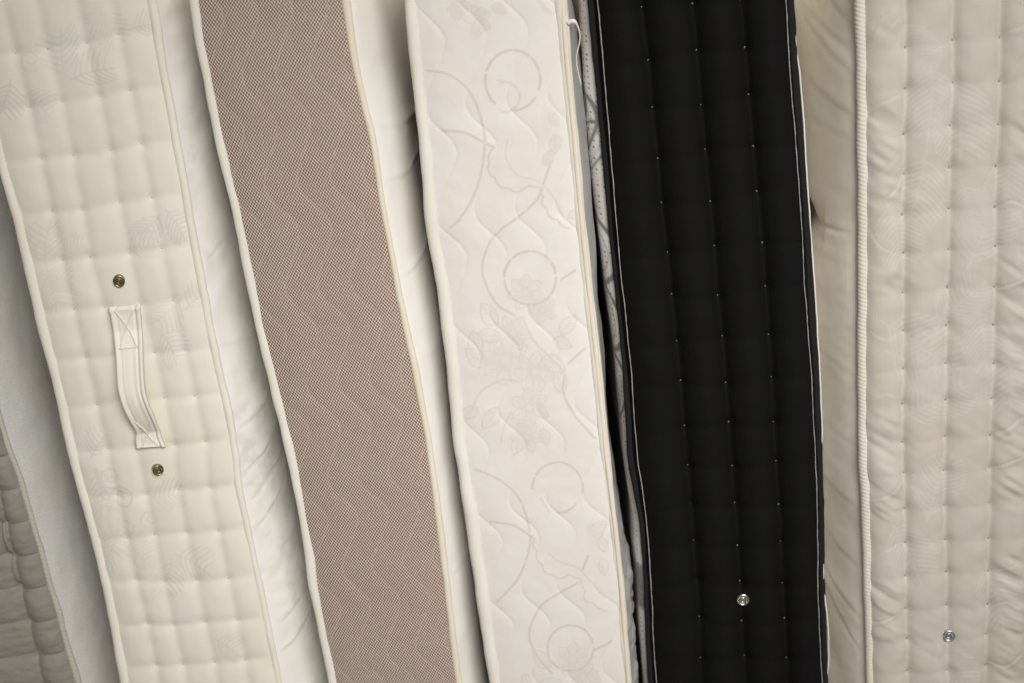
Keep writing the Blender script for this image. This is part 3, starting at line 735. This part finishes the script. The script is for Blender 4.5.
def loops(D, Z):
    """grey outlined petals knitted into the pale face"""
    m = np.zeros(D.shape)
    for zc, dc, rz, rd, rt in ((1.285, 0.05, 0.05, 0.030, 0.45), (1.235, 0.035, 0.045, 0.03, -0.4), (1.19, 0.05, 0.05, 0.025, 0.3), (1.205, 0.02, 0.04, 0.02, -0.5), (1.07, 0.03, 0.05, 0.035, 0.2), (1.02, 0.06, 0.045, 0.03, -0.3), (0.98, 0.03, 0.055, 0.03, 0.3),
                               (0.87, 0.03, 0.05, 0.03, -0.2)):
        a = (Z - zc) * math.cos(rt) + (D - dc) * math.sin(rt); b = -(Z - zc) * math.sin(rt) + (D - dc) * math.cos(rt)
        r = np.sqrt((a / rz) ** 2 + (b / rd) ** 2)
        m = np.maximum(m, np.clip((0.085 - np.abs(r - 1)) / 0.04, 0, 1) * 0.9); m = np.maximum(m, np.clip((0.04 - np.abs(r - 0.72)) / 0.03, 0, 1) * 0.5)
    d1 = np.sqrt(((Z - 0.565) / 0.04) ** 2 + ((D - 0.01) / 0.06) ** 2)
    return np.maximum(m, np.clip((1 - d1) * 6, 0, 1) * 0.75)
M4.panel(R4, -1, lambda Z, D: np.interp(Z, [0.4, 0.62, 0.8, 1.0, 1.2, 1.45], [0.011, 0.015, 0.010, 0.016, 0.021, 0.018]), 'white_knit', lam=0.022, fine=True, mask=loops, extra=lambda D, Z: 0.001 * fbm(D * 20, Z * 14, 111))
M4.panel(R4, 1, 0.012, 'white_knit', inset=0.006)
tufts(M4, R4, [p for p in allt4 if p not in ((691, 504), (697, 580))], 'tuft_thread', 0.0010, lift=0.0006)
vent(M4, R4, 742.3, 597.3, 0.0098, 'nickel', 'nickel_gauze', (0.05, -0.05), lift=0.0075)

# ---- champagne mattress at the right
M5 = Mattress(-0.02, left=[(0, 854.7, 866), (67, 856.8, 867), (135, 857.5, 868), (228, 858, 868), (340, 857.8, 867.3), (453, 858.6, 868), (520, 862, 871), (588, 864, 872), (683, 867, 874)], width=0.262, height=1.44).grid(0.00125)
R5 = root_for('champagne tufted mattress with twisted rope edge and a steel vent on its side')
xs = [[906.3, 906.3, 904.6, 904.6, 903, 904.6, 904, 904, 904, 903.2, 903, 904.6, 905.3, 906.3, 906.3, 906.3, 908, 908], [953.4, 954, 951, 950.4, 949.7, 949.4, 948.4, 947.3, 946.7, 946.7, 946, 945, 945, 946, 947, 947.3, 948, 948.4],
      [1000.5, 1000.5, 999.5, 997.2, 996.2, 996.5, 995.5, 994.5, 994.8, 992.8, 991.4, 990.4, 990.4, 989.4, 989.4, 988.8, 987, 986.4]]
ys = [[47.8, 89, 134.7, 174.4, 215.5, 253.6, 294, 332, 369.8, 405, 443.9, 474, 510, 544, 577.6, 610, 640, 672.5], [40.4, 83.2, 126.3, 168.4, 209.4, 250.3, 288.3, 327, 364.7, 400.8, 437.8, 472, 506.9, 541.2, 573.2, 606.9, 640, 671.9],
      [38, 81.8, 125.3, 166.7, 208, 246.9, 288, 326, 364.7, 400, 436.5, 469, 505, 540, 573, 606, 635.5, 666.8]]
t5 = [list(zip(a, b)) for a, b in zip(xs, ys)]
t5.append([(x + 46 - (y * 0.006), y - 3) for x, y in t5[2]])
ci, rw, _ = M5.phases(t5)
h5 = 0.006 * q_(M5.F, 6) + 0.0120 * (q_(ci + 0.05 * np.sin(2 * np.pi * rw) * (q_(ci, 2)), 2.4) ** 0.75) * (0.90 + 0.10 * q_(rw, 2.6)) + 0.0009 * fbm(M5.U * 26, M5.V * 26, 121)
allt5 = [p for c in t5 for p in c]
fold = vnoise(M5.U * 34 + M5.V * 46, (M5.U - M5.V) * 9, 151) + 0.5 * vnoise(M5.U * 80 + M5.V * 110, (M5.U - M5.V) * 20, 152)
h5 += 0.0024 * (0.5 - np.abs(fold)) * (np.clip((0.055 - M5.U) / 0.02, 0, 1) * 1.6 + np.clip((M5.U - 0.17) / 0.03, 0, 1) * 1.8 + 0.30) * np.clip(fbm(M5.U * 6, M5.V * 9, 155) * 2 + 0.7, 0, 1)
h5 = soften(h5, 4)
h5 = M5.dimples(h5, allt5, 0.0030, 0.0075)
for pts, d, w in (([(868, 40), (878, 22), (895, 8)], .0022, .003), ([(868, 52), (885, 30), (902, 14)], .002, .003), ([(868, 120), (874, 107), (890, 98), (903, 92)], .003, .0035), ([(868, 180), (885, 168), (900, 150)], .0018, .003), ([(882, 200), (895, 188), (902, 172)], .003, .003),
                  ([(1001, 82), (1012, 70), (1024, 52)], .0035, .004), ([(1000, 40), (1010, 30), (1024, 24)], .003, .004), ([(997, 208), (1010, 200), (1024, 205)], .003, .003), ([(991, 437), (1005, 428), (1024, 414)], .004, .0035), ([(990, 470), (1005, 462), (1024, 455)], .003, .003),
                  ([(872, 560), (885, 550), (902, 540)], .002, .003), ([(872, 625), (885, 619), (896, 613)], .0035, .0025), ([(872, 500), (890, 492), (904, 478)], .0018, .003), ([(870, 330), (885, 338), (903, 330)], .0012, .003), ([(988, 660), (1005, 664), (1024, 648)], .0035, .0035), ([(989, 573), (1005, 566), (1024, 560)], .002, .003),
                  ([(870, 400), (885, 392), (902, 398)], .0015, .003), ([(995, 290), (1010, 283), (1024, 276)], .003, .003), ([(870, 230), (880, 245), (900, 255)], .0015, .003), ([(920, 60), (935, 48), (950, 42)], .0012, .003), ([(868, 150), (886, 140), (903, 136)], .0014, .003), ([(989, 606), (1006, 600), (1024, 610)], .0022, .003)):
    h5 = M5.crease(h5, pts, d * 0.22, w * 0.7)
mo = []
for (x, y, a, l) in ((930, 60, 1.5, 80), (955, 70, 1.4, 90), (925, 150, 1.7, 80), (880, 320, 0.5, 90), (885, 350, 0.4, 80), (935, 330, -0.9, 70), (965, 270, -1.2, 90), (975, 300, 1.3, 70), (900, 420, -0.6, 80), (925, 520, -1.3, 70), (985, 560, 1.2, 70), (935, 640, 0.9, 60), (1010, 150, 1.6, 80), (1005, 330, 1.4, 80), (885, 200, 1.2, 70), (890, 520, 1.0, 70), (960, 180, 1.2, 60), (900, 20, 1.0, 60)):
    mo += leaf(x, y, a, l, n=11, w=2.2, st=0.55, spread=0.7, curl=0.12)
k5 = M5.paint(mo)
M5.border(R5, h5, 'champagne_damask', k5)
M5.piping(R5, -1, 'rope_cord', rope=(0.0056, 0.07), depth=0.95, scale=1.12, seed=31, wob=0.0004); M5.piping(R5, 1, 'rope_cord', depth=0.95)
def wr5(D, Z):
    e = 0.0010 * fbm(D * 14, Z * 22, 131)
    for z0, sl, a in ((1.36, 0.7, 0.005), (1.33, 0.35, 0.004), (1.30, 0.5, 0.005), (1.25, 0.3, 0.005), (1.22, 0.1, 0.003), (1.05, 0.05, 0.003), (0.96, -0.2, 0.0035), (0.90, 0.15, 0.0025), (0.8, 0.1, 0.003), (0.7, 0.3, 0.003), (0.52, 0.6, 0.006), (0.47, 0.9, 0.005), (0.60, 0.4, 0.003)):
        d = Z - z0 - sl * D + 0.006 * vnoise(D * 15, D * 0 + z0 * 30, 9)
        e = e + 0.13 * a * (np.exp(-((d - 0.010) / 0.010) ** 2) - np.exp(-(d / 0.006) ** 2)) * np.clip(1.3 - D / 0.3, 0, 1)
    # deep pull between two pillows of the face
    d = Z - 1.085 - 0.05 * (0.25 - D); g = np.clip((D - 0.05) / 0.16, 0, 1)
    e = e - 0.045 * g * np.exp(-(d / 0.030) ** 2) - 0.004 * np.exp(-(d / 0.004) ** 2) * np.clip(D / 0.06, 0, 1)
    d = Z - 0.50 - 0.5 * (D - 0.2); e = e - 0.016 * np.clip((D - 0.04) / 0.14, 0, 1) * np.exp(-(d / 0.03) ** 2)
    return e
M5.panel(R5, -1, lambda Z, D: 0.056 + 0.006 * vnoise(Z * 5, D * 4, 43), 'champagne_taffeta', lam=0.14, fine=True, extra=wr5,
         mask=lambda D, Z: np.clip(fbm(D * 30, Z * 30, 141) * 2, 0, 1) * 0.6)
M5.panel(R5, 1, 0.02, 'champagne_taffeta')
tufts(M5, R5, [p for p in allt5 if abs(p[1] - 640) > 1 or p[0] > 960 or p[0] < 930], 'grey_thread', 0.0009, lift=0.0002)
vent(M5, R5, 949, 636, 0.0095, 'steel', 'steel_gauze', (0.0, -0.15), lift=0.0035)

# ------------------------------------------------------------------ floor they stand on
m, nt, b, N, L = node_mat('concrete')
tc = N('ShaderNodeTexCoord'); n1 = N('ShaderNodeTexNoise'); n1.inputs['Scale'].default_value = 3; n1.inputs['Detail'].default_value = 8; L(tc.outputs['Object'], n1.inputs['Vector'])
L(mixc(N, L, n1.outputs[0], (0.22, 0.21, 0.20), (0.36, 0.35, 0.33)), b.inputs['Base Color']); b.inputs['Roughness'].default_value = 0.8
fl = raw_mesh('floor', [(-4, -4, 0), (4, -4, 0), (4, 4, 0), (-4, 4, 0)], [[0, 1, 2, 3]], smooth=False)
fo = link('floor', fl, m); fo['kind'] = 'structure'; fo.location.z = -0.003

# ------------------------------------------------------------------ light
w = bpy.data.worlds.new('World'); S.world = w; w.use_nodes = True
bg = w.node_tree.nodes['Background']; bg.inputs[0].default_value = (1.0, 0.965, 0.91, 1); bg.inputs[1].default_value = 0.22


def area(name, loc, target, sx, sy, power, col, spread=180):
    l = bpy.data.lights.new(name, 'AREA'); l.shape = 'RECTANGLE'; l.size = sx; l.size_y = sy; l.energy = power; l.color = col; l.spread = math.radians(spread)
    o = bpy.data.objects.new(name, l); COL.objects.link(o); o.location = loc
    o.rotation_euler = (Vector(target) - Vector(loc)).to_track_quat('-Z', 'Y').to_euler()
    return o


area('door_daylight', (0.70, -2.4, 2.4), (0.02, 0, 0.70), 1.7, 1.2, 12.0, (1.0, 0.985, 0.985), 55)
area('ceiling_light', (0.35, 0.9, 2.7), (0.1, 0.4, 1.0), 1.6, 1.2, 14, (1.0, 0.89, 0.62))

S.view_settings.view_transform = 'Standard'; S.view_settings.look = 'None'; S.view_settings.exposure = 0.05; S.view_settings.gamma = 1
S.cycles.max_bounces = 8; S.cycles.diffuse_bounces = 5
